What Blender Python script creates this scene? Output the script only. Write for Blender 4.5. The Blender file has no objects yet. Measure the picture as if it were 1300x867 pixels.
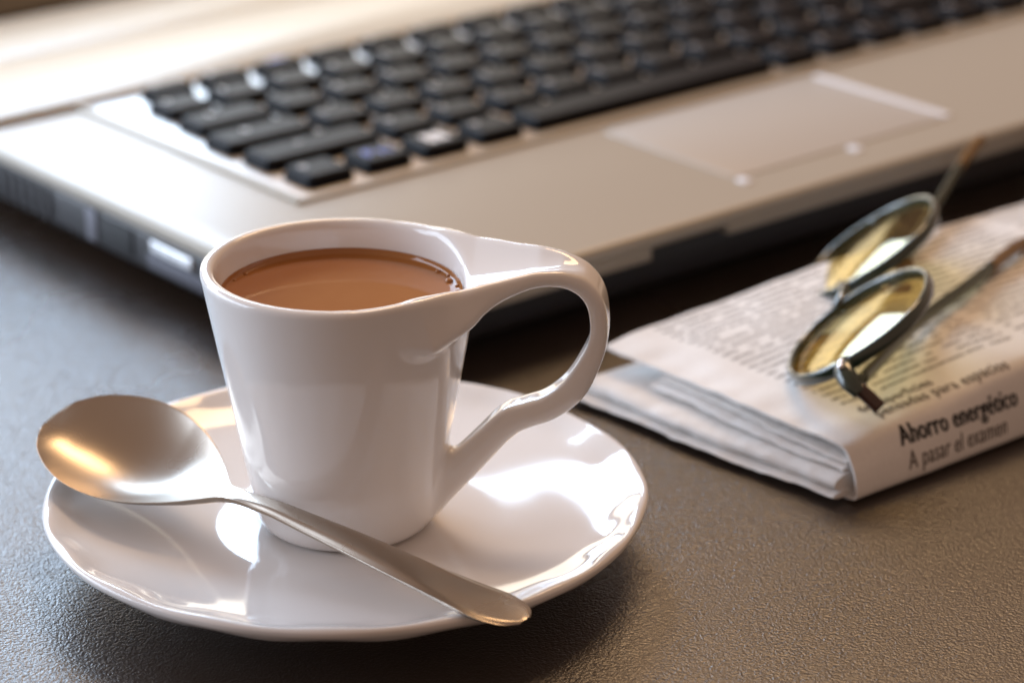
import bpy, bmesh, math, random
import numpy as np
from mathutils import Vector, Matrix

random.seed(7)
S = 0.01                      # all modelling below is in centimetres
scene = bpy.context.scene

# ------------------------------------------------------------------ camera
cam_d = bpy.data.cameras.new("camera")
cam = bpy.data.objects.new("camera", cam_d)
scene.collection.objects.link(cam)
cam.location = (0.0349, -0.5193, 0.2576)
cam.rotation_euler = (math.radians(90 - 22), 0, 0)
cam_d.sensor_width = 36.0
cam_d.sensor_fit = 'HORIZONTAL'
cam_d.lens = 95.54
cam_d.clip_start = 0.01
cam_d.clip_end = 50
cam_d.dof.use_dof = True
cam_d.dof.focus_distance = 0.543
cam_d.dof.aperture_fstop = 10.8
scene.camera = cam

# ------------------------------------------------------------------ world and lamps
world = bpy.data.worlds.new("World")
scene.world = world
world.use_nodes = True
bg = world.node_tree.nodes["Background"]
bg.inputs["Color"].default_value = (1.0, 0.66, 0.49, 1)
bg.inputs["Strength"].default_value = 0.35


def area_lamp(name, loc, target, sx, sy, power, color):
    d = bpy.data.lights.new(name, 'AREA')
    d.shape = 'RECTANGLE'
    d.size, d.size_y = sx, sy
    d.energy = power
    d.color = color
    o = bpy.data.objects.new(name, d)
    scene.collection.objects.link(o)
    o.location = loc
    o.rotation_euler = (Vector(target) - Vector(loc)).to_track_quat('-Z', 'Y').to_euler()
    return o


# a window behind on the left, a side lamp added for highlights on the left, and a warm lamp high behind
area_lamp("back_window_lamp", (-0.78, 1.50, 0.80), (-0.09, 0.15, 0.0), 1.25, 0.55, 29.0, (0.58, 0.77, 1.0))
area_lamp("added_side_lamp", (-1.10, 0.22, 0.34), (0.0, 0.03, 0.03), 1.20, 0.70, 16.0, (0.70, 0.83, 1.0))
area_lamp("warm_lamp", (0.28, 1.22, 1.48), (0.05, 0.03, 0.0), 0.85, 0.45, 13.0, (1.0, 0.64, 0.34))

scene.view_settings.view_transform = 'Standard'
scene.view_settings.look = 'None'
scene.view_settings.exposure = 0.0
scene.view_settings.gamma = 1.0
scene.view_settings.use_curve_mapping = False
scene.render.engine = 'CYCLES'
scene.cycles.use_denoising = True
scene.cycles.max_bounces = 10
scene.cycles.transparent_max_bounces = 16
scene.cycles.caustics_reflective = True
scene.cycles.blur_glossy = 0.5
scene.cycles.sample_clamp_indirect = 6.0


# ------------------------------------------------------------------ helpers
def new_mat(name):
    m = bpy.data.materials.new(name)
    m.use_nodes = True
    nt = m.node_tree
    return m, nt, nt.nodes["Principled BSDF"]


def pmat(name, col, rough=0.5, metal=0.0, spec=0.5, **kw):
    m, nt, b = new_mat(name)
    b.inputs["Base Color"].default_value = (*col, 1)
    b.inputs["Roughness"].default_value = rough
    b.inputs["Metallic"].default_value = metal
    b.inputs["Specular IOR Level"].default_value = spec
    for k, v in kw.items():
        b.inputs[k.replace("_", " ")].default_value = v
    return m


def node(nt, typ, **kw):
    n = nt.nodes.new(typ)
    for k, v in kw.items():
        setattr(n, k, v)
    return n


def math_node(nt, op, a, b=None, c=None):
    n = node(nt, "ShaderNodeMath", operation=op)
    for i, x in enumerate((a, b, c)):
        if x is None:
            continue
        if isinstance(x, (int, float)):
            n.inputs[i].default_value = x
        else:
            nt.links.new(x, n.inputs[i])
    return n.outputs[0]


def grain(m, scale, dist, strength=0.3, detail=3, rough_var=0.0):
    """fine procedural relief, plus roughness that varies a little"""
    nt = m.node_tree
    b = nt.nodes["Principled BSDF"]
    tc = node(nt, "ShaderNodeTexCoord")
    nz = node(nt, "ShaderNodeTexNoise")
    nz.inputs["Scale"].default_value = scale
    nz.inputs["Detail"].default_value = detail
    nt.links.new(tc.outputs["Object"], nz.inputs["Vector"])
    bp = node(nt, "ShaderNodeBump")
    bp.inputs["Strength"].default_value = strength
    bp.inputs["Distance"].default_value = dist
    nt.links.new(nz.outputs["Fac"], bp.inputs["Height"])
    nt.links.new(bp.outputs["Normal"], b.inputs["Normal"])
    if rough_var:
        n2 = node(nt, "ShaderNodeTexNoise")
        n2.inputs["Scale"].default_value = scale * 0.07
        nt.links.new(tc.outputs["Object"], n2.inputs["Vector"])
        r0 = b.inputs["Roughness"].default_value
        mr = node(nt, "ShaderNodeMapRange")
        mr.inputs["To Min"].default_value = r0 - rough_var
        mr.inputs["To Max"].default_value = r0 + rough_var
        nt.links.new(n2.outputs["Fac"], mr.inputs["Value"])
        nt.links.new(mr.outputs["Result"], b.inputs["Roughness"])
    return m


def make_mesh(name, verts, faces, smooth=True, normals=None):
    me = bpy.data.meshes.new(name)
    v = np.asarray(verts, float) * S
    me.from_pydata(v.tolist(), [], [list(map(int, f)) for f in faces])
    me.update()
    if smooth:
        me.polygons.foreach_set("use_smooth", [True] * len(me.polygons))
    if normals is not None:
        me.normals_split_custom_set_from_vertices(np.asarray(normals, float).tolist())
    return me


def link(name, me, mat, parent=None, loc=(0, 0, 0)):
    o = bpy.data.objects.new(name, me)
    scene.collection.objects.link(o)
    if mat is not None and not me.materials:
        me.materials.append(mat)
    o.location = Vector(loc) * S
    if parent is not None:
        o.parent = parent
    return o


def build(name, verts, faces, mat, parent=None, smooth=True, normals=None, loc=(0, 0, 0)):
    return link(name, make_mesh(name, verts, faces, smooth, normals), mat, parent, loc)


def thing(name, label, cat, loc=(0, 0, 0), rz=0.0, group=None):
    o = bpy.data.objects.new(name, None)
    o.empty_display_size = 0.02
    scene.collection.objects.link(o)
    o.location = Vector(loc) * S
    o.rotation_euler = (0, 0, rz)
    tag(o, label, cat, group)
    return o


def tag(o, label, cat, group=None):
    o["label"] = label
    o["category"] = cat
    if group:
        o["group"] = group
    return o


def rrect(x0, x1, y0, y1, r, n):
    pts = []
    for cx, cy, a0 in ((x1 - r, y0 + r, -90), (x1 - r, y1 - r, 0), (x0 + r, y1 - r, 90), (x0 + r, y0 + r, 180)):
        for k in range(n + 1):
            a = math.radians(a0 + 90 * k / n)
            pts.append((cx + r * math.cos(a), cy + r * math.sin(a)))
    return pts


def stack(x0, x1, y0, y1, rings, rc=0.3, n=3):
    """rounded slab: rings = [(inset, z), ...] from the bottom up"""
    V, Fc = [], []
    m = 4 * (n + 1)
    for ins, z in rings:
        for (x, y) in rrect(x0 + ins, x1 - ins, y0 + ins, y1 - ins, max(rc - ins, 0.02), n):
            V.append((x, y, z))
    for k in range(len(rings) - 1):
        for i in range(m):
            j = (i + 1) % m
            Fc.append((k * m + i, k * m + j, (k + 1) * m + j, (k + 1) * m + i))
    Fc.append(tuple(reversed(range(m))))
    Fc.append(tuple(range((len(rings) - 1) * m, len(rings) * m)))
    return V, Fc


def slab(x0, x1, y0, y1, z0, z1, rc=0.3, bev=0.08, n=3, nb=3):
    rings = []
    for k in range(nb + 1):
        a = math.pi / 2 * k / nb
        rings.append((bev * (1 - math.sin(a)), z0 + bev * (1 - math.cos(a))))
    for k in range(nb + 1):
        a = math.pi / 2 * k / nb
        rings.append((bev * (1 - math.cos(a)), z1 - bev * (1 - math.sin(a))))
    return stack(x0, x1, y0, y1, rings, rc, n)


def auto_smooth(o, deg=40):
    """flat big faces, soft small bevels"""
    me = o.data
    me.polygons.foreach_set("use_smooth", [True] * len(me.polygons))
    bm = bmesh.new()
    bm.from_mesh(me)
    for e in bm.edges:
        if len(e.link_faces) == 2 and e.calc_face_angle(0) > math.radians(deg):
            e.smooth = False
    bm.to_mesh(me)
    bm.free()
    return o


def catmull(pts, n):
    P = np.asarray(pts, float)
    P = np.vstack([2 * P[0] - P[1], P, 2 * P[-1] - P[-2]])
    out = []
    for i in range(1, len(P) - 2):
        p0, p1, p2, p3 = P[i - 1], P[i], P[i + 1], P[i + 2]
        for t in np.linspace(0, 1, n, endpoint=False):
            out.append(0.5 * ((2 * p1) + (-p0 + p2) * t + (2 * p0 - 5 * p1 + 4 * p2 - p3) * t * t
                              + (-p0 + 3 * p1 - 3 * p2 + p3) * t ** 3))
    out.append(P[-2])
    return np.array(out)


def tube(path, radii, n=12, squash=None):
    """tapered tube along a 3-D path; radii: scalar list or (a, b) pairs with side axis near squash"""
    P = np.asarray(path, float)
    m = len(P)
    V, Fc = [], []
    ref = np.array(squash if squash is not None else (0.0, 0.0, 1.0))
    for i in range(m):
        t = P[min(i + 1, m - 1)] - P[max(i - 1, 0)]
        t /= np.linalg.norm(t)
        b = ref - t * (ref @ t)
        b /= np.linalg.norm(b)
        c = np.cross(t, b)
        r = radii[i]
        ra, rb = r if isinstance(r, (tuple, list)) else (r, r)
        for k in range(n):
            a = 2 * math.pi * k / n
            V.append(P[i] + b * ra * math.cos(a) + c * rb * math.sin(a))
    for i in range(m - 1):
        for k in range(n):
            j = (k + 1) % n
            Fc.append((i * n + k, i * n + j, (i + 1) * n + j, (i + 1) * n + k))
    Fc.append(tuple(reversed(range(n))))
    Fc.append(tuple(range((m - 1) * n, m * n)))
    return V, Fc


def smoothstep(a, b, x):
    t = np.clip((x - a) / (b - a), 0, 1)
    return t * t * (3 - 2 * t)


def vert_normals(V, Fc):
    V = np.asarray(V, float)
    N = np.zeros_like(V)
    for f in Fc:
        f = list(f)
        for k in range(1, len(f) - 1):
            c = np.cross(V[f[k]] - V[f[0]], V[f[k + 1]] - V[f[0]])
            for q in (f[0], f[k], f[k + 1]):
                N[q] += c
    return N / np.maximum(np.linalg.norm(N, axis=1, keepdims=True), 1e-12)


def subset(V, Fc, N, keep):
    """the faces with keep[i] as a mesh of their own"""
    fs = [f for f, k in zip(Fc, keep) if k]
    used = sorted({i for f in fs for i in f})
    mp = {a: b for b, a in enumerate(used)}
    return [V[i] for i in used], [tuple(mp[i] for i in f) for f in fs], [N[i] for i in used]


# ------------------------------------------------------------------ materials
def mat_table():
    m, nt, b = new_mat("table_leatherette")
    tc = node(nt, "ShaderNodeTexCoord")
    mp = node(nt, "ShaderNodeMapping")
    nt.links.new(tc.outputs["Object"], mp.inputs["Vector"])
    warp = node(nt, "ShaderNodeTexNoise")
    warp.inputs["Scale"].default_value = 260
    warp.inputs["Detail"].default_value = 2
    nt.links.new(mp.outputs["Vector"], warp.inputs["Vector"])
    add = node(nt, "ShaderNodeVectorMath", operation='MULTIPLY_ADD')
    nt.links.new(warp.outputs["Color"], add.inputs[0])
    add.inputs[1].default_value = (0.0016, 0.0016, 0.0016)
    nt.links.new(mp.outputs["Vector"], add.inputs[2])
    vo = node(nt, "ShaderNodeTexVoronoi", feature='SMOOTH_F1')
    vo.inputs["Scale"].default_value = 1650
    vo.inputs["Smoothness"].default_value = 0.6
    nt.links.new(add.outputs[0], vo.inputs["Vector"])
    n2 = node(nt, "ShaderNodeTexNoise")
    n2.inputs["Scale"].default_value = 2600
    n2.inputs["Detail"].default_value = 2
    nt.links.new(mp.outputs["Vector"], n2.inputs["Vector"])
    n3 = node(nt, "ShaderNodeTexNoise")
    n3.inputs["Scale"].default_value = 1000
    n3.inputs["Detail"].default_value = 2
    nt.links.new(mp.outputs["Vector"], n3.inputs["Vector"])
    h = math_node(nt, 'ADD', math_node(nt, 'MULTIPLY', vo.outputs["Distance"], -0.55),
                  math_node(nt, 'ADD', math_node(nt, 'MULTIPLY', n2.outputs["Fac"], 0.45),
                            math_node(nt, 'MULTIPLY', n3.outputs["Fac"], 0.7)))
    bp = node(nt, "ShaderNodeBump")
    bp.inputs["Strength"].default_value = 0.75
    bp.inputs["Distance"].default_value = 0.00032
    nt.links.new(h, bp.inputs["Height"])
    nt.links.new(bp.outputs["Normal"], b.inputs["Normal"])
    big = node(nt, "ShaderNodeTexNoise")
    big.inputs["Scale"].default_value = 22
    big.inputs["Detail"].default_value = 5
    nt.links.new(tc.outputs["Object"], big.inputs["Vector"])
    cr = node(nt, "ShaderNodeMix", data_type='RGBA')
    cr.inputs["A"].default_value = (0.024, 0.015, 0.010, 1)
    cr.inputs["B"].default_value = (0.040, 0.026, 0.018, 1)
    nt.links.new(big.outputs["Fac"], cr.inputs["Factor"])
    nt.links.new(cr.outputs["Result"], b.inputs["Base Color"])
    wear = node(nt, "ShaderNodeTexNoise")
    wear.inputs["Scale"].default_value = 9
    wear.inputs["Detail"].default_value = 6
    nt.links.new(tc.outputs["Object"], wear.inputs["Vector"])
    wr = node(nt, "ShaderNodeMapRange")
    wr.inputs["From Min"].default_value = 0.3
    wr.inputs["From Max"].default_value = 0.7
    wr.inputs["To Min"].default_value = 0.22
    wr.inputs["To Max"].default_value = 0.34
    nt.links.new(wear.outputs["Fac"], wr.inputs["Value"])
    nt.links.new(wr.outputs["Result"], b.inputs["Roughness"])
    bs = node(nt, "ShaderNodeMapRange")
    bs.inputs["From Min"].default_value = 0.3
    bs.inputs["From Max"].default_value = 0.7
    bs.inputs["To Min"].default_value = 0.92
    bs.inputs["To Max"].default_value = 0.60
    nt.links.new(wear.outputs["Fac"], bs.inputs["Value"])
    nt.links.new(bs.outputs["Result"], bp.inputs["Strength"])
    b.inputs["Specular IOR Level"].default_value = 0.95
    return m


M_table = mat_table()
M_ceramic = pmat("white_glazed_ceramic", (0.82, 0.80, 0.785), 0.08, 0, 0.55, Coat_Weight=0.25, Coat_Roughness=0.03)
M_ceramic.node_tree.nodes["Principled BSDF"].inputs["Subsurface Weight"].default_value = 0.0
grain(M_ceramic, 90, 0.0002, 0.05, 2)
M_steel = grain(pmat("satin_stainless_steel", (0.47, 0.415, 0.355), 0.28, 1.0), 700, 0.00003, 0.3, 3, 0.05)
M_coffee = pmat("milk_coffee", (0.37, 0.148, 0.043), 0.05, 0, 0.5)
def swirl(m, a, b):
    nt = m.node_tree
    tc = node(nt, "ShaderNodeTexCoord")
    nz = node(nt, "ShaderNodeTexNoise")
    nz.inputs["Scale"].default_value = 55
    nz.inputs["Detail"].default_value = 4
    nz.inputs["Distortion"].default_value = 1.6
    nt.links.new(tc.outputs["Object"], nz.inputs["Vector"])
    mx = node(nt, "ShaderNodeMix", data_type='RGBA')
    mx.inputs["A"].default_value = (*a, 1)
    mx.inputs["B"].default_value = (*b, 1)
    nt.links.new(nz.outputs["Fac"], mx.inputs["Factor"])
    nt.links.new(mx.outputs["Result"], nt.nodes["Principled BSDF"].inputs["Base Color"])


swirl(M_coffee, (0.335, 0.128, 0.034), (0.405, 0.170, 0.054))
M_alu = grain(pmat("satin_aluminium", (0.455, 0.42, 0.355), 0.32, 0.10, 0.40), 60, 0.0002, 0.02, 3, 0.04)
M_pad = grain(pmat("touchpad_silver", (0.49, 0.455, 0.41), 0.36, 0.10, 0.40), 60, 0.0002, 0.03, 2)
M_dark = grain(pmat("dark_chassis_plastic", (0.022, 0.021, 0.024), 0.42), 1200, 0.00004, 0.3)
M_key = grain(pmat("black_key_plastic", (0.005, 0.005, 0.007), 0.42, 0, 0.08), 2500, 0.00003, 0.3)
M_well = pmat("keyboard_plate_silver", (0.50, 0.48, 0.46), 0.35, 0.8)
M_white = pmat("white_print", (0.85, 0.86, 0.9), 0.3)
M_legend = pmat("grey_key_print", (0.42, 0.42, 0.45), 0.4)
M_blue = pmat("blue_print", (0.06, 0.12, 0.6), 0.4)
M_bright = pmat("polished_metal", (0.9, 0.9, 0.92), 0.15, 1.0)
M_bezel = pmat("dark_brown_lid_plastic", (0.035, 0.024, 0.018), 0.4)
M_rubber = pmat("black_rubber", (0.015, 0.015, 0.015), 0.8)
M_frame = pmat("dark_green_acetate", (0.020, 0.035, 0.024), 0.12, 0, 0.6, Coat_Weight=0.5)
M_arm = pmat("dark_green_metal", (0.10, 0.115, 0.085), 0.22, 0.85)
M_amber = pmat("amber_brown_acetate", (0.20, 0.105, 0.025), 0.15, 0, 0.6)
M_brown = pmat("dark_brown_acetate", (0.045, 0.018, 0.010), 0.15, 0, 0.6)
M_steel2 = pmat("hinge_metal", (0.75, 0.66, 0.45), 0.2, 1.0)
M_ink = pmat("black_ink", (0.02, 0.018, 0.018), 0.7)
M_ink_grey = pmat("grey_ink", (0.13, 0.105, 0.09), 0.8)


def mat_lens():
    m = bpy.data.materials.new("yellow_tinted_lens")
    m.use_nodes = True
    nt = m.node_tree
    nt.nodes.clear()
    out = node(nt, "ShaderNodeOutputMaterial")
    tr = node(nt, "ShaderNodeBsdfTransparent")
    tr.inputs["Color"].default_value = (0.86, 0.79, 0.55, 1)
    gl = node(nt, "ShaderNodeBsdfGlossy")
    gl.inputs["Color"].default_value = (1.0, 0.90, 0.62, 1)
    gl.inputs["Roughness"].default_value = 0.02
    fr = node(nt, "ShaderNodeFresnel")
    fr.inputs["IOR"].default_value = 1.7
    f2 = math_node(nt, 'MULTIPLY_ADD', fr.outputs[0], 0.15, 0.01)
    mx = node(nt, "ShaderNodeMixShader")
    nt.links.new(f2, mx.inputs[0])
    nt.links.new(tr.outputs[0], mx.inputs[1])
    nt.links.new(gl.outputs[0], mx.inputs[2])
    nt.links.new(mx.outputs[0], out.inputs[0])
    return m


M_lens = mat_lens()


def mat_paper(name, printed):
    m, nt, b = new_mat(name)
    tc = node(nt, "ShaderNodeTexCoord")
    nz = node(nt, "ShaderNodeTexNoise")
    nz.inputs["Scale"].default_value = 900
    nz.inputs["Detail"].default_value = 4
    nt.links.new(tc.outputs["Object"], nz.inputs["Vector"])
    base = node(nt, "ShaderNodeMix", data_type='RGBA')
    base.inputs["A"].default_value = (0.77, 0.755, 0.735, 1)
    base.inputs["B"].default_value = (0.86, 0.845, 0.825, 1)
    nt.links.new(nz.outputs["Fac"], base.inputs["Factor"])
    n1 = node(nt, "ShaderNodeTexNoise")
    n1.inputs["Scale"].default_value = 120
    n1.inputs["Detail"].default_value = 5
    nt.links.new(tc.outputs["Object"], n1.inputs["Vector"])
    bp = node(nt, "ShaderNodeBump")
    bp.inputs["Strength"].default_value = 0.35
    bp.inputs["Distance"].default_value = 0.0006
    nt.links.new(n1.outputs["Fac"], bp.inputs["Height"])
    nt.links.new(bp.outputs["Normal"], b.inputs["Normal"])
    b.inputs["Roughness"].default_value = 0.75
    b.inputs["Specular IOR Level"].default_value = 0.25
    col = base.outputs["Result"]
    if printed:
        # columns of small print: UV is (u, t) in centimetres on the sheet
        uv = node(nt, "ShaderNodeUVMap")
        sp = node(nt, "ShaderNodeSeparateXYZ")
        nt.links.new(uv.outputs[0], sp.inputs[0])
        U, T = sp.outputs[0], sp.outputs[1]
        row = math_node(nt, 'DIVIDE', T, 0.30)
        fr = math_node(nt, 'FRACT', row)
        rid = math_node(nt, 'FLOOR', row)
        band = math_node(nt, 'MULTIPLY', math_node(nt, 'GREATER_THAN', fr, 0.25), math_node(nt, 'LESS_THAN', fr, 0.66))
        cb = node(nt, "ShaderNodeCombineXYZ")
        nt.links.new(math_node(nt, 'MULTIPLY', U, 1.0), cb.inputs[0])
        nt.links.new(math_node(nt, 'MULTIPLY', rid, 7.31), cb.inputs[1])
        wn = node(nt, "ShaderNodeTexNoise")
        wn.inputs["Scale"].default_value = 3.1
        wn.inputs["Detail"].default_value = 0
        nt.links.new(cb.outputs[0], wn.inputs["Vector"])
        word = math_node(nt, 'GREATER_THAN', wn.outputs["Fac"], 0.37)
        cb2 = node(nt, "ShaderNodeCombineXYZ")
        nt.links.new(math_node(nt, 'MULTIPLY', U, 1.5), cb2.inputs[0])
        nt.links.new(math_node(nt, 'MULTIPLY', T, 0.8), cb2.inputs[1])
        ln = node(nt, "ShaderNodeTexNoise")
        ln.inputs["Scale"].default_value = 17
        ln.inputs["Detail"].default_value = 1
        nt.links.new(cb2.outputs[0], ln.inputs["Vector"])
        letter = math_node(nt, 'GREATER_THAN', ln.outputs["Fac"], 0.46)
        # column limits along u, block limits along t
        cu = math_node(nt, 'FRACT', math_node(nt, 'DIVIDE', math_node(nt, 'SUBTRACT', U, 1.35), 5.6))
        colm = math_node(nt, 'MULTIPLY', math_node(nt, 'LESS_THAN', cu, 0.915), math_node(nt, 'GREATER_THAN', U, 1.35))
        tm = math_node(nt, 'GREATER_THAN', T, 2.70)
        ink = math_node(nt, 'MULTIPLY', math_node(nt, 'MULTIPLY', band, word),
                        math_node(nt, 'MULTIPLY', letter, math_node(nt, 'MULTIPLY', colm, tm)))
        mx = node(nt, "ShaderNodeMix", data_type='RGBA')
        nt.links.new(math_node(nt, 'MULTIPLY', ink, 0.92), mx.inputs["Factor"])
        nt.links.new(col, mx.inputs["A"])
        mx.inputs["B"].default_value = (0.10, 0.075, 0.06, 1)
        col = mx.outputs["Result"]
    nt.links.new(col, b.inputs["Base Color"])
    return m


M_paper = mat_paper("newsprint", False)
M_print = mat_paper("printed_newsprint", True)


def mat_screen():
    """display glow added to tint the deck: dark bar along the foot, cream area, slate blue area at the upper left"""
    m = bpy.data.materials.new("added_display_glow")
    m.use_nodes = True
    nt = m.node_tree
    nt.nodes.clear()
    out = node(nt, "ShaderNodeOutputMaterial")
    uv = node(nt, "ShaderNodeUVMap")
    sp = node(nt, "ShaderNodeSeparateXYZ")
    nt.links.new(uv.outputs[0], sp.inputs[0])
    cream_area = math_node(nt, 'MAXIMUM', math_node(nt, 'GREATER_THAN', sp.outputs[0], 17.0), math_node(nt, 'LESS_THAN', sp.outputs[1], 11.0))
    bar = math_node(nt, 'GREATER_THAN', sp.outputs[1], 0.9)
    c1 = node(nt, "ShaderNodeMix", data_type='RGBA')
    nt.links.new(cream_area, c1.inputs["Factor"])
    c1.inputs["A"].default_value = (0.20, 0.22, 0.32, 1)
    c1.inputs["B"].default_value = (1.0, 0.90, 0.75, 1)
    c2 = node(nt, "ShaderNodeMix", data_type='RGBA')
    nt.links.new(bar, c2.inputs["Factor"])
    c2.inputs["A"].default_value = (0.012, 0.008, 0.006, 1)
    nt.links.new(c1.outputs["Result"], c2.inputs["B"])
    em = node(nt, "ShaderNodeEmission")
    em.inputs["Strength"].default_value = 3.5
    nt.links.new(c2.outputs["Result"], em.inputs["Color"])
    gl = node(nt, "ShaderNodeBsdfGlossy")
    gl.inputs["Color"].default_value = (0.04, 0.04, 0.04, 1)
    gl.inputs["Roughness"].default_value = 0.15
    ad = node(nt, "ShaderNodeAddShader")
    nt.links.new(em.outputs[0], ad.inputs[0])
    nt.links.new(gl.outputs[0], ad.inputs[1])
    nt.links.new(ad.outputs[0], out.inputs[0])
    return m


M_screen = mat_screen()

# ------------------------------------------------------------------ the table
tv, tf = slab(-110, 110, -45, 120, -3.0, 0.0, 2.0, 0.4)
table = auto_smooth(build("table", tv, tf, M_table))
table["kind"] = "structure"
table["label"] = "dark brown table top with fine pebbled leather-like grain"


# ------------------------------------------------------------------ laptop
LYAW = math.radians(40)
laptop = thing("laptop", "open silver laptop with black keys standing behind the coffee cup", "laptop", (-0.03, 7.81, 0), LYAW)
LW, LD = 43.0, 28.4
auto_smooth(build("chassis", *slab(0.22, LW - 0.22, 0.45, LD - 0.1, 0.45, 1.76, 1.0, 0.30), M_dark, laptop))
for fx, fy in ((3, 2.4), (LW - 3, 2.4), (3, LD - 2.5), (LW - 3, LD - 2.5)):
    auto_smooth(build("rubber_foot", *slab(fx - 1, fx + 1, fy - .5, fy + .5, 0.0, 0.5, 0.45, 0.06), M_rubber, laptop))
deck = auto_smooth(build("deck", *slab(0, LW, 0, LD, 1.74, 2.2, 1.1, 0.16, 5, 4), M_alu, laptop), 60)
# silver trim hanging below the front lip, in two runs with a dark notch between
auto_smooth(build("front_trim", *slab(1.2, 9.4, 0.06, 0.42, 1.42, 1.79, 0.1, 0.04), M_alu, laptop))
auto_smooth(build("front_trim", *slab(12.1, LW - 1.2, 0.06, 0.42, 1.50, 1.79, 0.1, 0.04), M_alu, laptop))
# raised cover between keyboard and hinge
auto_smooth(build("speaker_cover", *slab(0.1, LW - 0.1, 18.75, 24.0, 2.16, 2.42, 0.5, 0.14, 4, 3), M_alu, laptop), 60)
auto_smooth(build("hinge_cover", *slab(0.1, LW - 0.1, 24.05, LD - 0.05, 2.16, 2.36, 0.5, 0.12, 4, 3), M_alu, laptop), 60)
# keyboard tray: thin raised rim round the keys
KX0, KX1, KY0, KY1 = 3.75, 41.2, 7.75, 18.7
auto_smooth(build("keyboard_tray", *slab(KX0, KX1, KY0, KY1, 2.15, 2.27, 0.5, 0.05), M_well, laptop))
rim_t = auto_smooth(build("tray_rim", *slab(KX0 - .12, KX0 + .10, KY0 - .12, KY1, 2.15, 2.34, 0.05, 0.04), M_alu, laptop))
auto_smooth(build("tray_rim", *slab(KX0 + .12, KX1, KY0 - .12, KY0 + .10, 2.15, 2.31, 0.05, 0.04), M_alu, laptop))

key_cache = {}


def key_mesh(w, d):
    k = (round(w, 3), round(d, 3))
    if k not in key_cache:
        g = 0.19
        V, Fc = stack(-w / 2 + g, w / 2 - g, -d / 2 + g, d / 2 - g, [(0, 0), (0.02, 0.14), (0.15, 0.38)], 0.22, 1)
        me = make_mesh("key", V, Fc, False)
        me.materials.append(M_key)
        bm = bmesh.new()
        bm.from_mesh(me)
        top = max(bm.faces, key=lambda f: f.calc_center_median().z)
        bmesh.ops.bevel(bm, geom=list(top.edges), offset=0.04 * S, segments=1, affect='EDGES')
        bm.to_mesh(me)
        bm.free()
        key_cache[k] = me
    return key_cache[k]


P = 2.0
RP = 1.86
rows = [
    [1, 1, 1, 1, 5, 1, 1, 1, 1, 1, 1],
    [2.2] + [1] * 10 + [1.8, 1],
    [1.75] + [1] * 11 + [2.25],
    [1.5] + [1] * 12 + [1.5],
    [1] * 13 + [2],
    [1] * 15,
]
keys = {}
yy = KY0 + 0.22
for r, ws in enumerate(rows):
    d = RP if r < 5 else 1.32
    xx = KX0 + 0.28 + (.20, .15, .15, .5, .7, 1.3)[r]
    for c, w in enumerate(ws):
        me = key_mesh(w * P, d)
        keys[(r, c)] = link("key", me, None, laptop, (xx + w * P / 2, yy + d / 2, 2.25))
        xx += w * P
    xx += 0.25
    for c in range(4 if r else 4):
        if xx + P < KX1 + 0.3:
            keys[(r, 20 + c)] = link("key", key_mesh(P, d), None, laptop, (xx + P / 2, yy + d / 2, 2.25))
            xx += P
    yy += d


def glyph_bars(bars):
    V, Fc = [], []
    for (x0, x1, y0, y1) in bars:
        k = len(V)
        V += [(x0, y0, 0), (x1, y0, 0), (x1, y1, 0), (x0, y1, 0)]
        Fc.append((k, k + 1, k + 2, k + 3))
    return V, Fc


# pale four-pane mark and blue print on two keys of the bottom row, as in the photograph
build("key_print", *glyph_bars([(-.36, -.04, -.32, -.03), (.0, .36, -.32, -.03), (-.36, -.04, .0, .30), (.0, .36, .0, .30)]),
      M_white, keys[(0, 2)], False, loc=(0, 0, 0.385))
build("key_print", *glyph_bars([(-.45, -.35, -.25, .25), (-.35, -.1, .15, .25), (-.35, -.15, -.03, .06),
                                (.0, .1, -.25, .1), (.1, .32, .02, .1), (.28, .38, -.25, .05)]), M_blue, keys[(0, 1)], False, loc=(0, 0, 0.385))
build("key_print", *glyph_bars([(-.3, .3, .05, .22)]), M_blue, keys[(5, 2)], False, loc=(0, 0, 0.385))

legend_mesh = []
for bars in ([(-.5, -.25, .12, .3), (-.42, -.34, .05, .36)], [(-.5, -.3, .28, .36), (-.5, -.42, .02, .3), (-.5, -.3, .12, .19)], [(-.48, -.2, .16, .24)]):
    me = make_mesh("key_print", *glyph_bars(bars), False)
    me.materials.append(M_legend)
    legend_mesh.append(me)
for q, ((r, c), ko) in enumerate(sorted(keys.items())):
    if (r, c) not in ((0, 1), (0, 2), (5, 2)) and not (r == 0 and c == 4):
        link("key_print", legend_mesh[(q * 7) % 3], None, ko, (0, 0, 0.386))

# touchpad with its strip; small white bars imitate glints at the buttons
pad = auto_smooth(build("touchpad", *slab(14.0, 22.55, 1.75, 7.25, 2.18, 2.235, 0.25, 0.03), M_pad, laptop))
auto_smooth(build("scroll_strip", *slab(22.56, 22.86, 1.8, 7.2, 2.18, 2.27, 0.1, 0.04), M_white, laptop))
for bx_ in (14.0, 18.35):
    auto_smooth(build("button_glint", *slab(bx_ - .12, bx_ + .22, 1.25, 1.68, 2.18, 2.25, 0.08, 0.03), M_white, laptop))

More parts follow.
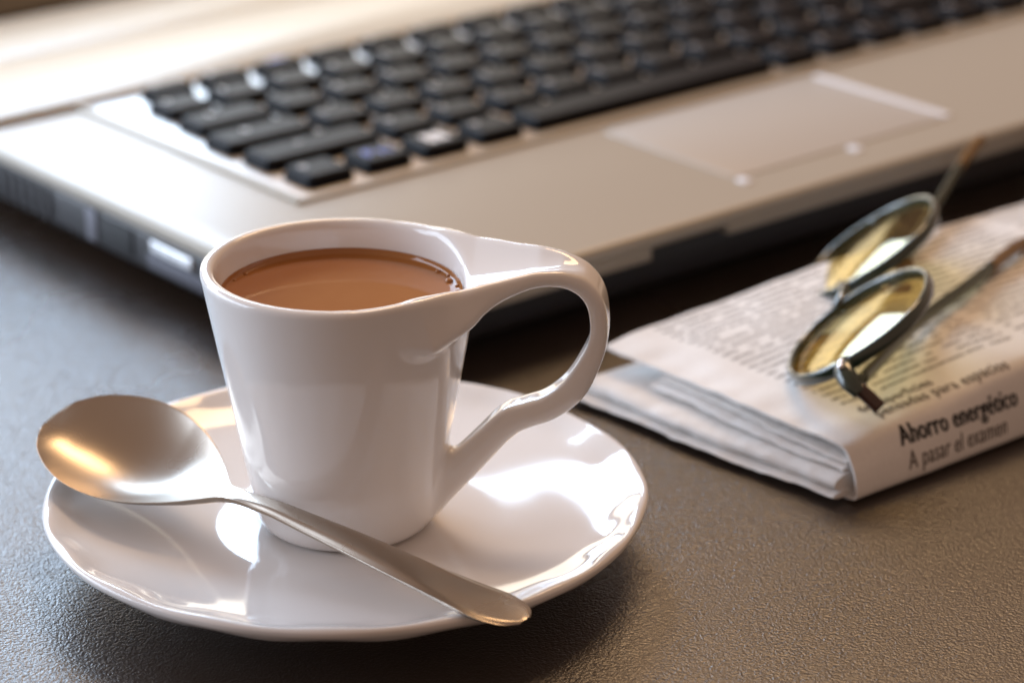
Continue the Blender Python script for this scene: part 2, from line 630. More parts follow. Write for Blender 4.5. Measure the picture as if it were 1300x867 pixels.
# ports and vents on the left flank
auto_smooth(build("port", *slab(0.16, 0.40, 10.4, 12.1, 0.78, 1.52, 0.05, 0.02), pmat("port_black", (0.004, 0.004, 0.005), 0.5), laptop))
pf = auto_smooth(build("port_frame", *slab(0.13, 0.36, 12.15, 12.65, 0.70, 1.60, 0.05, 0.02), pmat("port_grey", (0.20, 0.20, 0.23), 0.35, 0.6), laptop))
auto_smooth(build("card_slot", *slab(0.12, 0.40, 7.5, 9.5, 1.18, 1.52, 0.08, 0.03), M_bright, laptop))
auto_smooth(build("drive_tray", *slab(0.14, 0.40, 6.6, 9.7, 0.70, 1.08, 0.06, 0.03), pmat("tray_grey", (0.10, 0.10, 0.12), 0.3, 0.5), laptop))
for k in range(9):
    y0 = 14.6 + k * 0.52
    auto_smooth(build("vent_slat", *slab(0.13, 0.40, y0, y0 + 0.28, 0.72, 1.58, 0.04, 0.02), pmat("vent_grey", (0.05, 0.05, 0.055), 0.4) if k == 0 else bpy.data.materials["vent_grey"], laptop))

# lid, leaning back
LA = math.radians(146)
ly, lz = LD + 0.25, 2.25


def lid_pt(x, w, t):
    return (x, ly + w * math.cos(LA) * -1 + t * math.sin(LA), lz + w * math.sin(LA) + t * math.cos(LA))


def lid_slab(x0, x1, w0, w1, t0, t1, rc, bev):
    V, Fc = slab(x0, x1, w0, w1, t0, t1, rc, bev)
    return [lid_pt(x, w, -t) for (x, w, t) in V], Fc


lid = auto_smooth(build("lid", *lid_slab(0.1, LW - 0.1, 0.1, 26.5, -0.75, 0.0, 0.9, 0.12), M_bezel, laptop))
sx0, sx1, sw0, sw1 = 1.5, LW - 1.5, 1.45, 25.2
sv, sf = lid_slab(sx0, sx1, sw0, sw1, 0.0, 0.03, 0.05, 0.01)
scr = build("screen", sv, sf, M_screen, lid, False)  # lit part lies out of view; its glow is added to brighten the deck
uvl = scr.data.uv_layers.new(name="UVMap")
for lp in scr.data.loops:
    co = scr.data.vertices[lp.vertex_index].co / S
    uvl.data[lp.index].uv = (co.x - sx0, (co.z - lz) / math.sin(LA) - sw0)
for hx in (13.0, LW - 9):
    V, Fc = tube([(hx, LD + 0.1, 2.35), (hx + 4, LD + 0.1, 2.35)], [0.3, 0.3], 14)
    auto_smooth(build("hinge", V, Fc, M_dark, laptop))


# ------------------------------------------------------------------ saucer
saucer = thing("saucer", "white glazed saucer with a softly fluted rim under the cup", "saucer", (0, 0, 0))
prof = catmull([(0.02, .74), (1.2, .74), (2.3, .735), (2.75, .72), (3.2, .755), (4.0, .86), (4.8, 0.98), (5.35, 1.09), (5.75, 1.22),
                (6.05, 1.37), (6.2, 1.43), (6.29, 1.42), (6.33, 1.35), (6.27, 1.22), (6.0, 1.02), (5.4, .80), (4.5, .56), (3.75, .38),
                (3.4, .24), (3.3, .06), (3.2, .0), (3.05, .03), (2.95, .22), (2.6, .34), (1.2, .36), (0.02, .36)], 5)
NS = 360
V, Fc = [], []
for i, (r, z) in enumerate(prof):
    k = float(smoothstep(4.4, 6.1, r))
    lip = float(smoothstep(5.35, 5.85, r) * (1 - smoothstep(6.1, 6.35, r)))
    for j in range(NS):
        a = 2 * math.pi * j / NS
        f = 0.5 * math.sin(7 * a + .7) + .35 * math.sin(13 * a + 2 + .6 * math.sin(3 * a)) + .3 * math.sin(4 * a + 1)
        fl = math.sin(9 * a + .5 * math.sin(2 * a)) ** 2
        rr = r * (1 + 0.005 * f * k)
        zz = z + 0.016 * f * k + lip * 0.050 * (fl - .6)
        V.append((rr * math.cos(a), rr * math.sin(a), zz))
m = len(prof)
for i in range(m - 1):
    for j in range(NS):
        j2 = (j + 1) % NS
        Fc.append((i * NS + j, (i + 1) * NS + j, (i + 1) * NS + j2, i * NS + j2))
Fc.append(tuple(range(NS)))
Fc.append(tuple(reversed(range((m - 1) * NS, m * NS))))
Fc = [tuple(reversed(f)) for f in Fc]
N = vert_normals(V, Fc)
ctr = [(sum(V[i][0] for i in f) / len(f), sum(V[i][1] for i in f) / len(f)) for f in Fc]
foot_lo = m - 1 - 5 * 8
isfoot = [(i // NS) >= foot_lo for i in range(len(Fc))]
a_, b_, c_ = subset(V, Fc, N, [not q for q in isfoot])
build("dish", a_, b_, M_ceramic, saucer, True, c_)
a_, b_, c_ = subset(V, Fc, N, isfoot)
build("foot_ring", a_, b_, M_ceramic, saucer, True, c_)


# ------------------------------------------------------------------ cup (distance field, so that rim, spout and handle flow into each other)
def smin(a, b, k):
    h = np.clip(0.5 + 0.5 * (b - a) / k, 0, 1)
    return b * (1 - h) + a * h - k * h * (1 - h)


def smax(a, b, k):
    return -smin(-a, -b, k)


def surface_nets(vol, org, h):
    nx, ny, nz = vol.shape
    ins = vol < 0
    acc = np.zeros((nx - 1, ny - 1, nz - 1, 3))
    cnt = np.zeros((nx - 1, ny - 1, nz - 1))
    cross = []
    for ax in range(3):
        sl0 = [slice(None)] * 3
        sl1 = [slice(None)] * 3
        sl0[ax] = slice(0, -1)
        sl1[ax] = slice(1, None)
        a, b = vol[tuple(sl0)], vol[tuple(sl1)]
        cr = ins[tuple(sl0)] != ins[tuple(sl1)]
        cross.append(cr)
        t = np.where(cr, a / np.where(cr, a - b, 1), 0)
        o1, o2 = [q for q in range(3) if q != ax]
        for d1 in (0, 1):
            for d2 in (0, 1):
                s = [slice(None)] * 3
                s[o1] = slice(d1, vol.shape[o1] - 1 + d1)
                s[o2] = slice(d2, vol.shape[o2] - 1 + d2)
                c = cr[tuple(s)]
                cnt += c
                acc[..., ax] += np.where(c, t[tuple(s)], 0)
                acc[..., o1] += c * d1
                acc[..., o2] += c * d2
    act = cnt > 0
    idx = -np.ones(act.shape, int)
    idx[act] = np.arange(act.sum())
    cells = np.argwhere(act)
    V = (cells + acc[act] / cnt[act][:, None]) * h + org
    quads = []
    for ax in range(3):
        e = np.argwhere(cross[ax])
        o1, o2 = (ax + 1) % 3, (ax + 2) % 3
        ok = (e[:, o1] > 0) & (e[:, o2] > 0) & (e[:, o1] < vol.shape[o1] - 1) & (e[:, o2] < vol.shape[o2] - 1)
        e = e[ok]
        q = []
        for d1, d2 in ((1, 1), (0, 1), (0, 0), (1, 0)):
            c = e.copy()
            c[:, o1] -= d1
            c[:, o2] -= d2
            q.append(idx[c[:, 0], c[:, 1], c[:, 2]])
        q = np.stack(q, 1)
        flip = ~ins[e[:, 0], e[:, 1], e[:, 2]]
        q[flip] = q[flip][:, ::-1]
        quads.append(q)
    return V, np.vstack(quads)


CUP_Z0, CUP_Z1 = 0.745, 6.5


def cup_R(z):
    t = np.clip((z - CUP_Z0) / (CUP_Z1 - CUP_Z0), -0.1, 1.15)
    return 1.86 + 1.03 * np.sign(t) * np.abs(t) ** 1.08 + 0.02 * np.sin(np.pi * np.clip(t, 0, 1))


def cup_sdf(h):
    x = np.arange(-3.3, 5.85, h)
    y = np.arange(-3.3, 3.3, h)
    z = np.arange(0.5, 7.15, h)
    X, Y, Z = np.meshgrid(x, y, z, indexing='ij')
    rho = np.hypot(X, Y)
    rise = 0.11 * smoothstep(0.2, 2.9, X)
    slope = math.cos(math.atan2(1.03, 5.75))
    side = (rho - cup_R(Z)) * slope
    body = smax(smax(side, Z - (CUP_Z1 + rise), 0.14), CUP_Z0 - Z, 0.42)
    # ribbon handle, swept along a path in the plane y = 0: r, z, half thickness, half width
    H = np.array([(2.05, 6.00, .60, 2.17), (2.6, 6.17, .46, 1.85), (3.0, 6.35, .32, 1.60), (3.45, 6.48, .22, 1.28), (4.03, 6.585, .175, .94), (4.55, 6.545, .18, .72),
                  (4.93, 6.37, .19, .60), (5.18, 6.08, .185, .54), (5.29, 5.70, .18, .50), (5.30, 5.20, .185, .47), (5.16, 4.70, .22, .45),
                  (4.80, 4.02, .27, .43), (4.32, 3.60, .275, .42), (3.85, 3.40, .28, .42), (3.55, 3.27, .30, .42), (3.32, 3.08, .30, .42), (3.10, 2.84, .30, .41), (2.55, 2.22, .33, .40), (1.85, 1.45, .36, .38)])
    C = catmull(H, 10)
    X2, Z2 = np.meshgrid(x, z, indexing='ij')
    best = np.full(X2.shape, 1e9)
    T_ = np.zeros_like(best)
    W_ = np.zeros_like(best)
    for a, b in zip(C[:-1], C[1:]):
        d = b[:2] - a[:2]
        L2 = d @ d
        t = np.clip(((X2 - a[0]) * d[0] + (Z2 - a[1]) * d[1]) / L2, 0, 1)
        dd = np.hypot(X2 - a[0] - t * d[0], Z2 - a[1] - t * d[1])
        k = dd < best
        best[k] = dd[k]
        T_[k] = (a[2] + t * (b[2] - a[2]))[k]
        W_[k] = (a[3] + t * (b[3] - a[3]))[k]
    D2 = best[:, None, :]
    T_ = T_[:, None, :]
    W_ = W_[:, None, :]
    rr = np.minimum(T_ * 0.88, np.where(Z > 5.0, 0.18, 0.4))
    qx = np.abs(Y) - (W_ - rr)
    qy = D2 - (T_ - rr)
    rib = np.hypot(np.maximum(qx, 0), np.maximum(qy, 0)) + np.minimum(np.maximum(qx, qy), 0) - rr
    # channel on the upper side of the ribbon, running out of the bowl
    rs = [1.8, 2.6, 3.3, 4.0, 4.6, 5.0, 5.3]
    A = np.interp(X, rs, [1.95, 1.58, 1.16, .74, .46, .22, .08])
    Dp = np.interp(X, rs, [.60, .52, .40, .27, .13, .03, 0])
    top = np.interp(X, [0.6, 2.05, 2.6, 3.28, 4.03, 4.55, 4.93, 5.3], [6.53, 6.585, 6.62, 6.69, 6.76, 6.725, 6.62, 6.6])
    zt = top - Dp * np.clip(1 - (Y / A) ** 2, 0, 1)
    carve = np.where((Z > 5.6) & (X > 0.6), (Z - zt) * 0.85, -1.0)
    solid = smax(smin(body, rib, 0.30), carve, 0.07)
    inner = smax((rho - (cup_R(Z) - 0.29)) * slope, 1.25 - Z, 0.5)
    solid = smax(solid, -inner, 0.10)
    return solid, np.array([x[0], y[0], z[0]])


hh = 0.05
vol, org = cup_sdf(hh)
CV, CQ = surface_nets(vol, org, hh)
G = np.gradient(vol, hh)


def tri(field, p):
    q = (p - org) / hh
    i = np.clip(np.floor(q).astype(int), 0, np.array(field.shape) - 2)
    f = q - i
    out = 0
    for a in (0, 1):
        for b in (0, 1):
            for c in (0, 1):
                w = (f[:, 0] if a else 1 - f[:, 0]) * (f[:, 1] if b else 1 - f[:, 1]) * (f[:, 2] if c else 1 - f[:, 2])
                out = out + w * field[i[:, 0] + a, i[:, 1] + b, i[:, 2] + c]
    return out


for _ in range(3):
    g = np.stack([tri(q, CV) for q in G], 1)
    CV = CV - g * (tri(vol, CV) / np.maximum((g * g).sum(1), 0.05))[:, None] * 0.8
CN = np.stack([tri(q, CV) for q in G], 1)
# a light averaging of normals over neighbours keeps the glaze free of grid marks
for _ in range(3):
    acc = np.zeros_like(CN)
    for a in range(4):
        for b in (1, 3):
            np.add.at(acc, CQ[:, a], CN[CQ[:, (a + b) % 4]])
    CN = CN + acc / np.maximum(np.linalg.norm(acc, axis=1, keepdims=True), 1e-9)
    CN /= np.maximum(np.linalg.norm(CN, axis=1, keepdims=True), 1e-9)
HAZ = math.radians(-6)
Rz = np.array([[math.cos(HAZ), -math.sin(HAZ), 0], [math.sin(HAZ), math.cos(HAZ), 0], [0, 0, 1]])
cen = CV[CQ].mean(1)
is_handle = (np.hypot(cen[:, 0], cen[:, 1]) > cup_R(cen[:, 2]) + 0.32) & (cen[:, 0] > 0)
CVw = CV @ Rz.T
CNw = CN @ Rz.T
cup = thing("coffee_cup", "white ceramic cup with looping ribbon handle on the saucer", "cup", (0, 0, CUP_Z0))
CVl = CVw - np.array([0, 0, CUP_Z0])


def np_subset(V, Q, N, keep):
    q = Q[keep]
    used, inv = np.unique(q, return_inverse=True)
    return V[used], inv.reshape(q.shape), N[used]


build("bowl", *[(lambda t: t)(t) for t in np_subset(CVl, CQ, CNw, ~is_handle)[:2]], M_ceramic, cup, True, np_subset(CVl, CQ, CNw, ~is_handle)[2])
build("handle", *np_subset(CVl, CQ, CNw, is_handle)[:2], M_ceramic, cup, True, np_subset(CVl, CQ, CNw, is_handle)[2])

# ------------------------------------------------------------------ coffee
LV = 5.80
cr = catmull([(0.01, LV), (1.0, LV), (2.0, LV), (float(cup_R(LV)) - .38, LV + .004), (float(cup_R(LV)) - .31, LV + 0.03), (float(cup_R(LV)) - .285, LV + .075),
              (float(cup_R(5.0)) - .30, 5.0), (float(cup_R(3.0)) - .30, 3.0), (float(cup_R(1.8)) - .34, 1.75), (1.3, 1.32), (0.01, 1.27)], 4)
V, Fc = [], []
NC = 96
for (r, z) in cr:
    for j in range(NC):
        a = 2 * math.pi * j / NC
        V.append((r * math.cos(a), r * math.sin(a), z - 1.27))
for i in range(len(cr) - 1):
    for j in range(NC):
        j2 = (j + 1) % NC
        Fc.append((i * NC + j, i * NC + j2, (i + 1) * NC + j2, (i + 1) * NC + j)[::-1])
Fc.append(tuple(range(NC)))
Fc.append(tuple(reversed(range((len(cr) - 1) * NC, len(cr) * NC))))
coffee = build("coffee", V, Fc, M_coffee, None, True, None, (0, 0, 1.27))
for (a, rr_, br) in ((4, 2.38, .07), (12, 2.41, .05), (20, 2.33, .085), (27, 2.42, .045), (35, 2.37, .06), (150, 2.40, .05), (160, 2.42, .04)):
    V, Fc = [], []
    for i in range(6):
        th = math.pi / 2 * i / 5
        for j in range(12):
            ph = 2 * math.pi * j / 12
            V.append((br * math.cos(th) * math.cos(ph), br * math.cos(th) * math.sin(ph), br * .7 * math.sin(th)))
    for i in range(5):
        for j in range(12):
            j2 = (j + 1) % 12
            Fc.append((i * 12 + j, i * 12 + j2, (i + 1) * 12 + j2, (i + 1) * 12 + j))
    build("bubble", V, Fc, M_coffee, coffee, True, None, (rr_ * math.cos(math.radians(a)), rr_ * math.sin(math.radians(a)), LV - 1.27 + .01))
tag(coffee, "milky brown coffee filling the white cup", "coffee")

# ------------------------------------------------------------------ spoon
spoon = thing("teaspoon", "satin steel teaspoon lying across the saucer in front of the cup", "spoon", (0, 0, 0))
TIP = np.array([-6.36, 1.96])
END = np.array([3.78, -6.10])
ax2 = (END - TIP) / np.linalg.norm(END - TIP)
LEN = float(np.linalg.norm(END - TIP))
sd2 = np.array([-ax2[1], ax2[0]])          # points away from the camera
wl = [(0, .0), (.05, .36), (.18, .66), (.45, 1.0), (.9, 1.30), (1.5, 1.53), (2.2, 1.62), (2.9, 1.55), (3.6, 1.36), (4.2, 1.08), (4.7, .78), (5.05, .52),
      (5.4, .30), (5.8, .235), (6.5, .245), (8, .33), (10, .45), (12, .56), (LEN + .45 - .9, .61), (LEN + .45 - .5, .54), (LEN + .45 - .2, .38), (LEN + .45 - .06, .20), (LEN + .45, .0)]
el = [(0, 2.34), (1.2, 2.22), (2.6, 2.06), (4.2, 1.90), (5.2, 1.88), (5.8, 1.97), (6.6, 2.02), (8, 1.94), (10, 1.80), (12, 1.66), (LEN, 1.60)]
dl = [(0, 0), (.25, .18), (.8, .41), (1.6, .56), (2.5, .59), (3.4, .50), (4.2, .31), (4.8, .17), (5.3, .05), (5.8, .0), (6.5, -.03), (11, -.03), (LEN - 1.6, 0.02), (LEN - .6, .05), (LEN, .03)]
tl = [(0, .05), (.4, .09), (2.5, .12), (4.5, .13), (5.4, .17), (6.5, .19), (10, .17), (LEN - .5, .15), (LEN, .07)]
ro = [(0, 13), (3, 13), (4.5, 9), (5.6, 3), (7, 0), (LEN, 0)]


def smi(tab, L):
    t = np.array(tab)
    xs, ys = t[:, 0], t[:, 1]
    m_ = np.gradient(ys, xs)
    i = int(np.clip(np.searchsorted(xs, L) - 1, 0, len(xs) - 2))
    hq = xs[i + 1] - xs[i]
    s = (L - xs[i]) / hq
    return float((2 * s**3 - 3 * s**2 + 1) * ys[i] + (s**3 - 2 * s**2 + s) * hq * m_[i] + (-2 * s**3 + 3 * s**2) * ys[i + 1] + (s**3 - s**2) * hq * m_[i + 1])


def lin(tab, L):
    t = np.array(tab)
    return float(np.interp(L, t[:, 0], t[:, 1]))


ss = np.concatenate([0.5 * (1 - np.cos(np.linspace(0.10, math.pi / 2, 26))), np.linspace(0.5, 1, 26)[1:]])
Ls = np.concatenate([ss * 4.95, np.linspace(5.03, LEN - 0.8, 46), LEN - 0.8 * np.cos(np.linspace(0.05, math.pi / 2 - 0.06, 14))])
NT = 17
V, Fc = [], []
for L in Ls:
    Q = L * 5.4 / 4.95 if L < 4.95 else L + .45
    w = lin(wl, Q) if Q < .06 or Q > LEN + .3 else max(smi(wl, Q), 0.03)
    e, d, t = smi(el, Q), smi(dl, Q), max(smi(tl, Q), .03)
    rho = math.radians(lin(ro, Q))
    for side in (0, 1):
        ks = range(NT) if side == 0 else range(NT - 1, -1, -1)
        for k in ks:
            q = math.sin((k / (NT - 1) * 2 - 1) * math.pi / 2)
            yv = q * w
            zv = -d * (1 - q * q)
            if L > 5.0:
                zv -= 0.055 * float(smoothstep(.70, 1.0, abs(q)) * smoothstep(5.0, 6.2, L))
            if side:
                zv -= t * (0.28 + 0.72 * (1 - abs(q) ** 5))
                yv *= 0.985
            y2 = yv * math.cos(rho) - zv * math.sin(rho)
            z2 = yv * math.sin(rho) + zv * math.cos(rho)
            p = TIP + ax2 * L + sd2 * y2
            V.append((p[0], p[1], e + z2))
nr = 2 * NT
for i in range(len(Ls) - 1):
    for k in range(nr):
        k2 = (k + 1) % nr
        Fc.append((i * nr + k, i * nr + k2, (i + 1) * nr + k2, (i + 1) * nr + k))
Fc.append(tuple(reversed(range(nr))))
Fc.append(tuple(range((len(Ls) - 1) * nr, len(Ls) * nr)))
Fc = [f[::-1] for f in Fc]
Vn = np.array(V)
# make sure faces point outward
N = vert_normals(Vn, Fc)
midtop = 20 * nr + NT // 2
if N[midtop][2] < 0:
    Fc = [f[::-1] for f in Fc]
    N = -N
cutL = 5.0
rowcut = int(np.searchsorted(Ls, cutL))
isb = [(min(f) // nr) < rowcut for f in Fc]
a_, b_, c_ = subset(V, Fc, N, isb)
build("spoon_bowl", a_, b_, M_steel, spoon, True, c_)
a_, b_, c_ = subset(V, Fc, N, [not q for q in isb])
build("spoon_handle", a_, b_, M_steel, spoon, True, c_)

# ------------------------------------------------------------------ newspaper
NYAW = math.radians(39)
NO = np.array([11.03, 2.17, 0.0])
paper = thing("newspaper", "thick folded newspaper lying on the table under the eyeglasses", "newspaper", tuple(NO), NYAW)
rng = np.random.default_rng(3)


def wob(u, v, s=0.0):
    return (math.sin(1.3 * u + .7 * v + s) * .5 + math.sin(2.9 * u - 1.7 * v + 1.3 + s * 2) * .25 + math.sin(.6 * u - 2.3 * v + 2.1 + s) * .3
            + .16 * math.sin(5.3 * u + 3.1 * v + s * 3))


def paper_H(u):
    return 1.30 + 0.55 * float(smoothstep(0.0, 6.5, u)) + 0.08 * float(smoothstep(0, 1.0, u))


PD = 8.4


def profile(u):
    H = paper_H(u)
    pts = [(4.0, .05), (1.5, .05), (.35, .05), (.06, .10), (-.03, .26), (.04, H * .5), (.20, H - .36), (.42, H - .10), (.85, H - .005), (1.6, H + .015), (3.2, H), (5.5, H - .05), (PD, H - .14)]
    C = catmull(pts, 8)
    s = np.concatenate([[0], np.cumsum(np.hypot(*(np.diff(C, axis=0).T)))])
    s0 = s[int(8 * 3)]                       # arc length counted from the lower front edge
    return C, s - s0


_pc = {}


def paper_pt(u, t):
    key = round(u, 3)
    if key not in _pc:
        _pc[key] = profile(u)
    C, s = _pc[key]
    v = float(np.interp(t, s, C[:, 0]))
    z = float(np.interp(t, s, C[:, 1]))
    k = float(smoothstep(.3, 2.2, t)) if t > 0 else 0
    edge = float(1 - smoothstep(0, 1.6, u))
    z += 0.035 * wob(u, v) * k + edge * k * (0.022 * math.sin(1.7 * v + .6) + .010 * math.sin(6.1 * v) - .03)
    du = edge * (0.05 * math.sin(1.1 * v + 1) + 0.012 * math.sin(4.7 * v))
    v += 0.02 * wob(u, t, 1.5) * (1 - k)
    return np.array([u + du, v, z])


PL = 21.0
us = np.concatenate([np.linspace(0, 3, 34), np.linspace(3, PL, 90)[1:]])
ts = np.concatenate([np.linspace(-3.2, 0, 14), np.linspace(0, 3, 44)[1:], np.linspace(3, 9.35, 52)[1:]])
V, Fc, UV = [], [], []
TH = 0.07
for lay in (0, 1):
    for u in us:
        for t in ts:
            p = paper_pt(u, t)
            if lay:
                e1 = paper_pt(u + .02, t) - paper_pt(u - .02, t)
                e2 = paper_pt(u, t + .03) - paper_pt(u, t - .03)
                n = np.cross(e1, e2)
                p = p - n / np.linalg.norm(n) * TH
            V.append(tuple(p))
            UV.append((u, t))
nu, ntt = len(us), len(ts)
off = nu * ntt
for i in range(nu - 1):
    for j in range(ntt - 1):
        a = i * ntt + j
        Fc.append((a, a + ntt, a + ntt + 1, a + 1))
        Fc.append((off + a, off + a + 1, off + a + ntt + 1, off + a + ntt))
for j in range(ntt - 1):
    Fc.append((j, j + 1, off + j + 1, off + j))
    a = (nu - 1) * ntt + j
    Fc.append((a + 1, a, off + a, off + a + 1))
for i in range(nu - 1):
    a = i * ntt + ntt - 1
    Fc.append((a, a + ntt, off + a + ntt, off + a))
    a = i * ntt
    Fc.append((a + ntt, a, off + a, off + a + ntt))
sheet = build("outer_sheet", V, Fc, M_print, paper)
uvl = sheet.data.uv_layers.new(name="UVMap")
for lp in sheet.data.loops:
    uvl.data[lp.index].uv = UV[lp.vertex_index] if lp.vertex_index < off else (0, 0)
auto_smooth(sheet, 70)


def folded_section(u0, v0, v1, z0, z1, seed, skew=0.0, dz=0.0, ulen=19.5, name="folded_section"):
    """a bundle of sheets folded over at its left end"""
    n_v, n_u, n_c = 60, 30, 12
    V, Fc = [], []
    h = (z1 - z0) / 2
    zc = (z0 + z1) / 2
    ring = []
    for k in range(n_c + 1):                 # round fold
        a = math.pi / 2 + math.pi * k / n_c
        ring.append((0.42 * math.cos(a), h * math.sin(a)))
    us_ = list(np.linspace(ulen, .25, n_u) ** 1.0)
    loop = [(x, h) for x in us_] + ring + [(x, -h) for x in reversed(us_)]
    m_ = len(loop)
    for i in range(n_v + 1):
        f = i / n_v
        v = v0 + (v1 - v0) * f
        for (x, zz) in loop:
            k = float(1 - smoothstep(0, 2.2, x))
            cr_ = wob(v * .9, x * .8, seed)
            du = k * (0.06 * math.sin(.9 * v + seed) + .012 * math.sin(4.3 * v + seed * 2) + .008 * math.sin(9.7 * v + seed)) + skew * f
            fold = abs(math.sin(1.45 * v + seed * 1.7))
            zf = (0.012 * cr_ + .026 * (fold - .6) + .016 * abs(math.sin(3.7 * v + 2.1 * x + seed)) + .010 * abs(math.sin(8.3 * v - 3.0 * x + seed))) * k
            lift = dz * f
            V.append((u0 + x + du, v + .03 * cr_ * k, max(zc + zz * (1 + .10 * k * math.sin(.8 * v + seed)) + zf + lift, .02)))
    for i in range(n_v):
        for k in range(m_ - 1):
            a = i * m_ + k
            Fc.append((a, a + m_, a + m_ + 1, a + 1))
    Fc.append(tuple(range(m_)))
    Fc.append(tuple(reversed(range(n_v * m_, (n_v + 1) * m_))))
    Fc = [f[::-1] for f in Fc]
    return auto_smooth(build(name, V, Fc, M_paper, paper), 55)


folded_section(-.02, .30, 8.35, .12, .26, 1.4, -.85)
folded_section(.05, .32, 8.15, .24, .60, 0.4, -.62)
folded_section(.34, .36, 6.60, .63, .80, 2.2, -.16, .03)
folded_section(.50, .38, 6.45, .80, .96, 3.3, -.10, .03)
folded_section(.95, .42, 8.05, 1.05, 1.17, 4.1)

# small crumpled corner folds by the front end
for (u0, v0, z0, a, ln_, hh_) in ((-.20, .75, .16, 0.3, .75, .52), (-.05, 1.15, .14, -0.25, .6, .42)):
    V = [(u0, v0, z0), (u0 + .5, v0 - ln_ * .5, z0 - .06), (u0 + .75, v0 + ln_ * .3, z0 + hh_), (u0 + .1, v0 + .35, z0 + hh_ * .75),
         (u0 + .3, v0, z0 + .02), (u0 + .8, v0 - ln_ * .45, z0), (u0 + 1.0, v0 + ln_ * .3, z0 + hh_ - .05), (u0 + .4, v0 + .35, z0 + hh_ * .7)]
    Fc = [(0, 1, 2, 3), (7, 6, 5, 4), (0, 4, 5, 1), (1, 5, 6, 2), (2, 6, 7, 3), (3, 7, 4, 0)]
    build("corner_fold", V, Fc, M_paper, paper, False)


def headline(text, size, u0, t0, mat, bold, squeeze=1.0, tilt=0.0):
    cu = bpy.data.curves.new("print", 'FONT')
    cu.body = text
    cu.size = size
    cu.space_character = 1.06
    cu.resolution_u = 3
    o = bpy.data.objects.new("print_tmp", cu)
    scene.collection.objects.link(o)
    bpy.context.view_layer.update()
    dg = bpy.context.evaluated_depsgraph_get()
    me0 = bpy.data.meshes.new_from_object(o.evaluated_get(dg))
    bm = bmesh.new()
    bm.from_mesh(me0)
    bmesh.ops.subdivide_edges(bm, edges=[e for e in bm.edges if e.calc_length() > .12], cuts=2)
    bmesh.ops.triangulate(bm, faces=bm.faces)
    bm.to_mesh(me0)
    bm.free()
    V, Fc = [], []
    for q, du in enumerate((0, -bold, bold, -.5 * bold, .5 * bold) if bold else (0,)):
        k = len(V)
        for vx in me0.vertices:
            u = u0 + vx.co.x * squeeze + du
            t = t0 + vx.co.y + (0.35 * abs(du) * (1 if q % 2 else -1))
            p = paper_pt(u, t)
            n = np.cross(paper_pt(u + .02, t) - paper_pt(u - .02, t), paper_pt(u, t + .03) - paper_pt(u, t - .03))
            V.append(tuple(p + n / np.linalg.norm(n) * (0.010 + .0012 * q)))
        Fc += [tuple(k + i for i in p.vertices) for p in me0.polygons]
    bpy.data.objects.remove(o)
    bpy.data.meshes.remove(me0)
    return build("headline", V, Fc, mat, sheet, False)


headline("Ahorro energético", 0.66, 1.56, 0.92, M_ink, 0.022, 0.70)
headline("A pasar el examen", 0.62, 1.68, 0.34, M_ink_grey, 0.005, 0.66)
headline("pensadas para espacios", 0.46, 1.50, 1.80, M_ink_grey, 0.004, 0.85)
headline("de superficies", 0.42, 1.36, 2.20, M_ink_grey, 0.004, 0.85)

# ------------------------------------------------------------------ eyeglasses
C1 = np.array([11.45, 6.25, 2.75])
C2 = np.array([12.47, 12.14, 2.50])
Wd = (C2 - C1) / np.linalg.norm(C2 - C1)
Vd = np.array([1.5, 0.1, 1.02])
Vd -= Wd * (Vd @ Wd)
Vd /= np.linalg.norm(Vd)
Nd = np.cross(Wd, Vd)
if Nd[2] < 0:
    Nd = -Nd
glasses = thing("eyeglasses", "eyeglasses with yellow tinted lenses and dark green frame on the newspaper", "eyeglasses", tuple((C1 + C2) / 2))
GO = (C1 + C2) / 2
A_, B_ = 2.34, 1.82


def lens_pt(c, a, k=1.0, h=0.0, sgn=1):
    ca, sa = math.cos(a), math.sin(a)
    x = A_ * math.copysign(abs(ca) ** 0.92, ca)
    y = B_ * math.copysign(abs(sa) ** 0.92, sa)
    return c + Wd * x * k * sgn + Vd * y * k + Nd * h - GO


for c, sgn in ((C1, -1), (C2, 1)):
    V, Fc = [], []
    nseg, nrg = 64, 8
    for side in (0, 1):
        for r in range(nrg + 1):
            k = r / nrg if r else 0.001
            dome = 0.28 * (1 - k * k) - 0.10
            for j in range(nseg):
                V.append(lens_pt(c, 2 * math.pi * j / nseg, k * .985, dome - 0.14 * side))
    rowN = (nrg + 1) * nseg
    for side in (0, 1):
        for r in range(nrg):
            for j in range(nseg):
                j2 = (j + 1) % nseg
                b0 = side * rowN
                f = (b0 + r * nseg + j, b0 + (r + 1) * nseg + j, b0 + (r + 1) * nseg + j2, b0 + r * nseg + j2)
                Fc.append(f if side == 0 else f[::-1])
    for j in range(nseg):
        j2 = (j + 1) % nseg
        Fc.append((nrg * nseg + j, rowN + nrg * nseg + j, rowN + nrg * nseg + j2, nrg * nseg + j2))
    build("lens", V, Fc, M_lens, glasses)
    # rim: flat-ish band round the lens
    V, Fc = [], []
    sec = []
    for q in range(12):
        a = 2 * math.pi * q / 12
        sec.append((0.080 * math.copysign(abs(math.cos(a)) ** .7, math.cos(a)), 0.16 * math.copysign(abs(math.sin(a)) ** .7, math.sin(a))))
    for j in range(nseg):
        a = 2 * math.pi * j / nseg
        base = lens_pt(c, a)
        outw = base + GO - c
        outw = outw / np.linalg.norm(outw)
        for (x, y) in sec:
            V.append(base + outw * (x + .03) + Nd * (y - .12))
    for j in range(nseg):
        j2 = (j + 1) % nseg
        for q in range(12):
            q2 = (q + 1) % 12
            Fc.append((j * 12 + q, j * 12 + q2, j2 * 12 + q2, j2 * 12 + q))
    build("rim", V, Fc, M_frame, glasses)


def gp(c, w, v, n):
    return c + Wd * w + Vd * v + Nd * n - GO


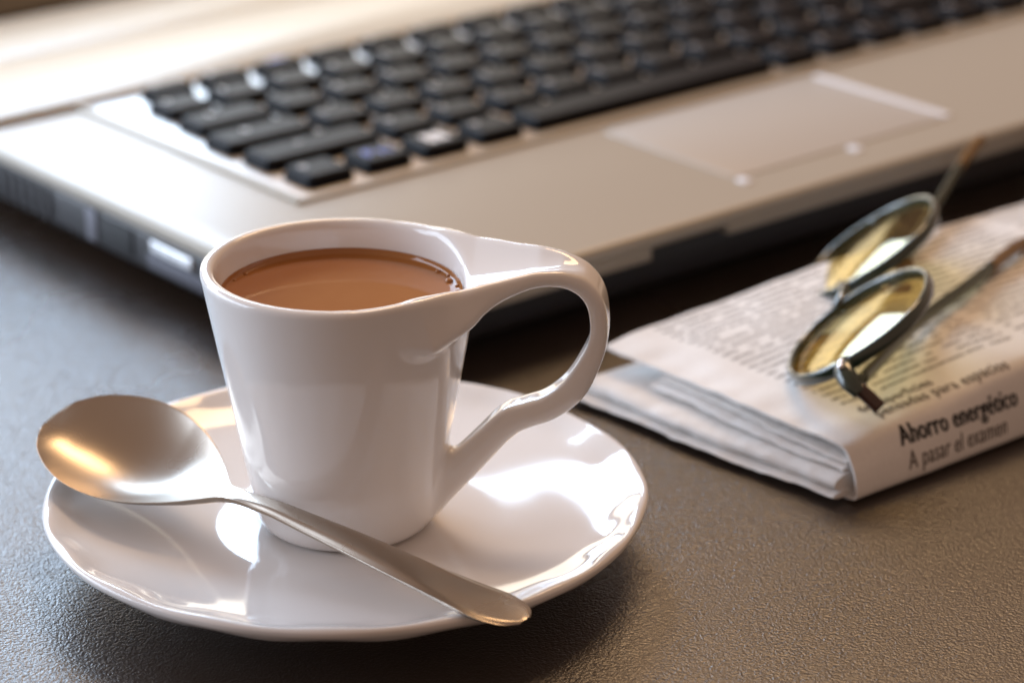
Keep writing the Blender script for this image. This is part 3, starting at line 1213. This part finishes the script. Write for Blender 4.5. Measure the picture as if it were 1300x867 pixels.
# bridge on the low side of the rims, and the pads below it
br = catmull([gp(C1, 2.15, -.75, -.05), gp(C1, 2.6, -.55, .02), gp(C2, -2.6, -.55, .02), gp(C2, -2.15, -.75, -.05)], 8)
build("bridge", *tube(br, [(.16, .13)] * len(br), 12, Nd), M_frame, glasses)
for c, s in ((C1, 1), (C2, -1)):
    pt = catmull([gp(c, s * 1.95, .5, -.15), gp(c, s * 2.05, .75, -.35), gp(c, s * 2.0, 1.05, -.45)], 6)
    build("nose_pad", *tube(pt, [(.10, .16)] * len(pt), 10, Nd), M_amber, glasses)

# near end piece with two rivets and the brown hinge end
ep = catmull([gp(C1, -2.25, -.25, -.08), gp(C1, -2.65, -.28, -.12), gp(C1, -2.95, -.22, -.32), gp(C1, -3.05, -.12, -.62)], 6)
build("end_piece", *tube(ep, [(.16, .24)] * len(ep), 12, Nd), M_frame, glasses)
for w_, v_ in ((-2.52, -.26), (-2.78, -.25)):
    a, b = gp(C1, w_, v_, -.02), gp(C1, w_, v_, .10)
    build("rivet", *tube([a, a + (b - a) * .8, b], [.085, .085, .05], 12, Wd), M_bright, glasses)
hg = catmull([gp(C1, -3.02, -.13, -.55), gp(C1, -3.12, -.02, -.85), gp(C1, -3.2, .06, -1.12)], 6)
build("hinge", *tube(hg, [(.14, .17)] * len(hg), 12, Wd), M_brown, glasses)
# far end piece
ep2 = catmull([gp(C2, 2.25, -.1, -.10), gp(C2, 2.6, .05, -.2), gp(C2, 2.75, .2, -.55), gp(C2, 2.6, .35, -1.0)], 6)
build("end_piece", *tube(ep2, [(.15, .22)] * len(ep2), 12, Nd), M_frame, glasses)


def temple(pts, tip_pts, ra, rb):
    C = catmull([np.array(p) - GO for p in pts], 10)
    t = build("temple", *tube(C, [(ra, rb)] * len(C), 12), M_arm, glasses)
    T = catmull([np.array(p) - GO for p in tip_pts], 10)
    rr = [(ra * 1.08, rb * 1.08)] * len(T)
    rr[-1] = (ra * .5, rb * .5)
    rr[-2] = (ra * .9, rb * .9)
    build("temple_tip", *tube(T, rr, 12), M_amber, t)


near0 = gp(C1, -2.95, -.10, -.45) + GO
temple([near0, (12.98, 7.40, 2.22), (14.50, 9.93, 2.16), (15.45, 11.55, 2.12)],
       [(15.40, 11.46, 2.12), (16.12, 12.68, 2.12), (16.62, 13.40, 2.07), (17.5, 14.2, 1.98)], .18, .12)
temple([(13.50, 12.80, 2.0), (14.38, 15.20, 2.15), (15.07, 16.90, 2.30), (15.70, 18.60, 2.42)],
       [(15.67, 18.50, 2.42), (16.15, 19.60, 2.50), (16.68, 20.70, 2.58)], .16, .12)
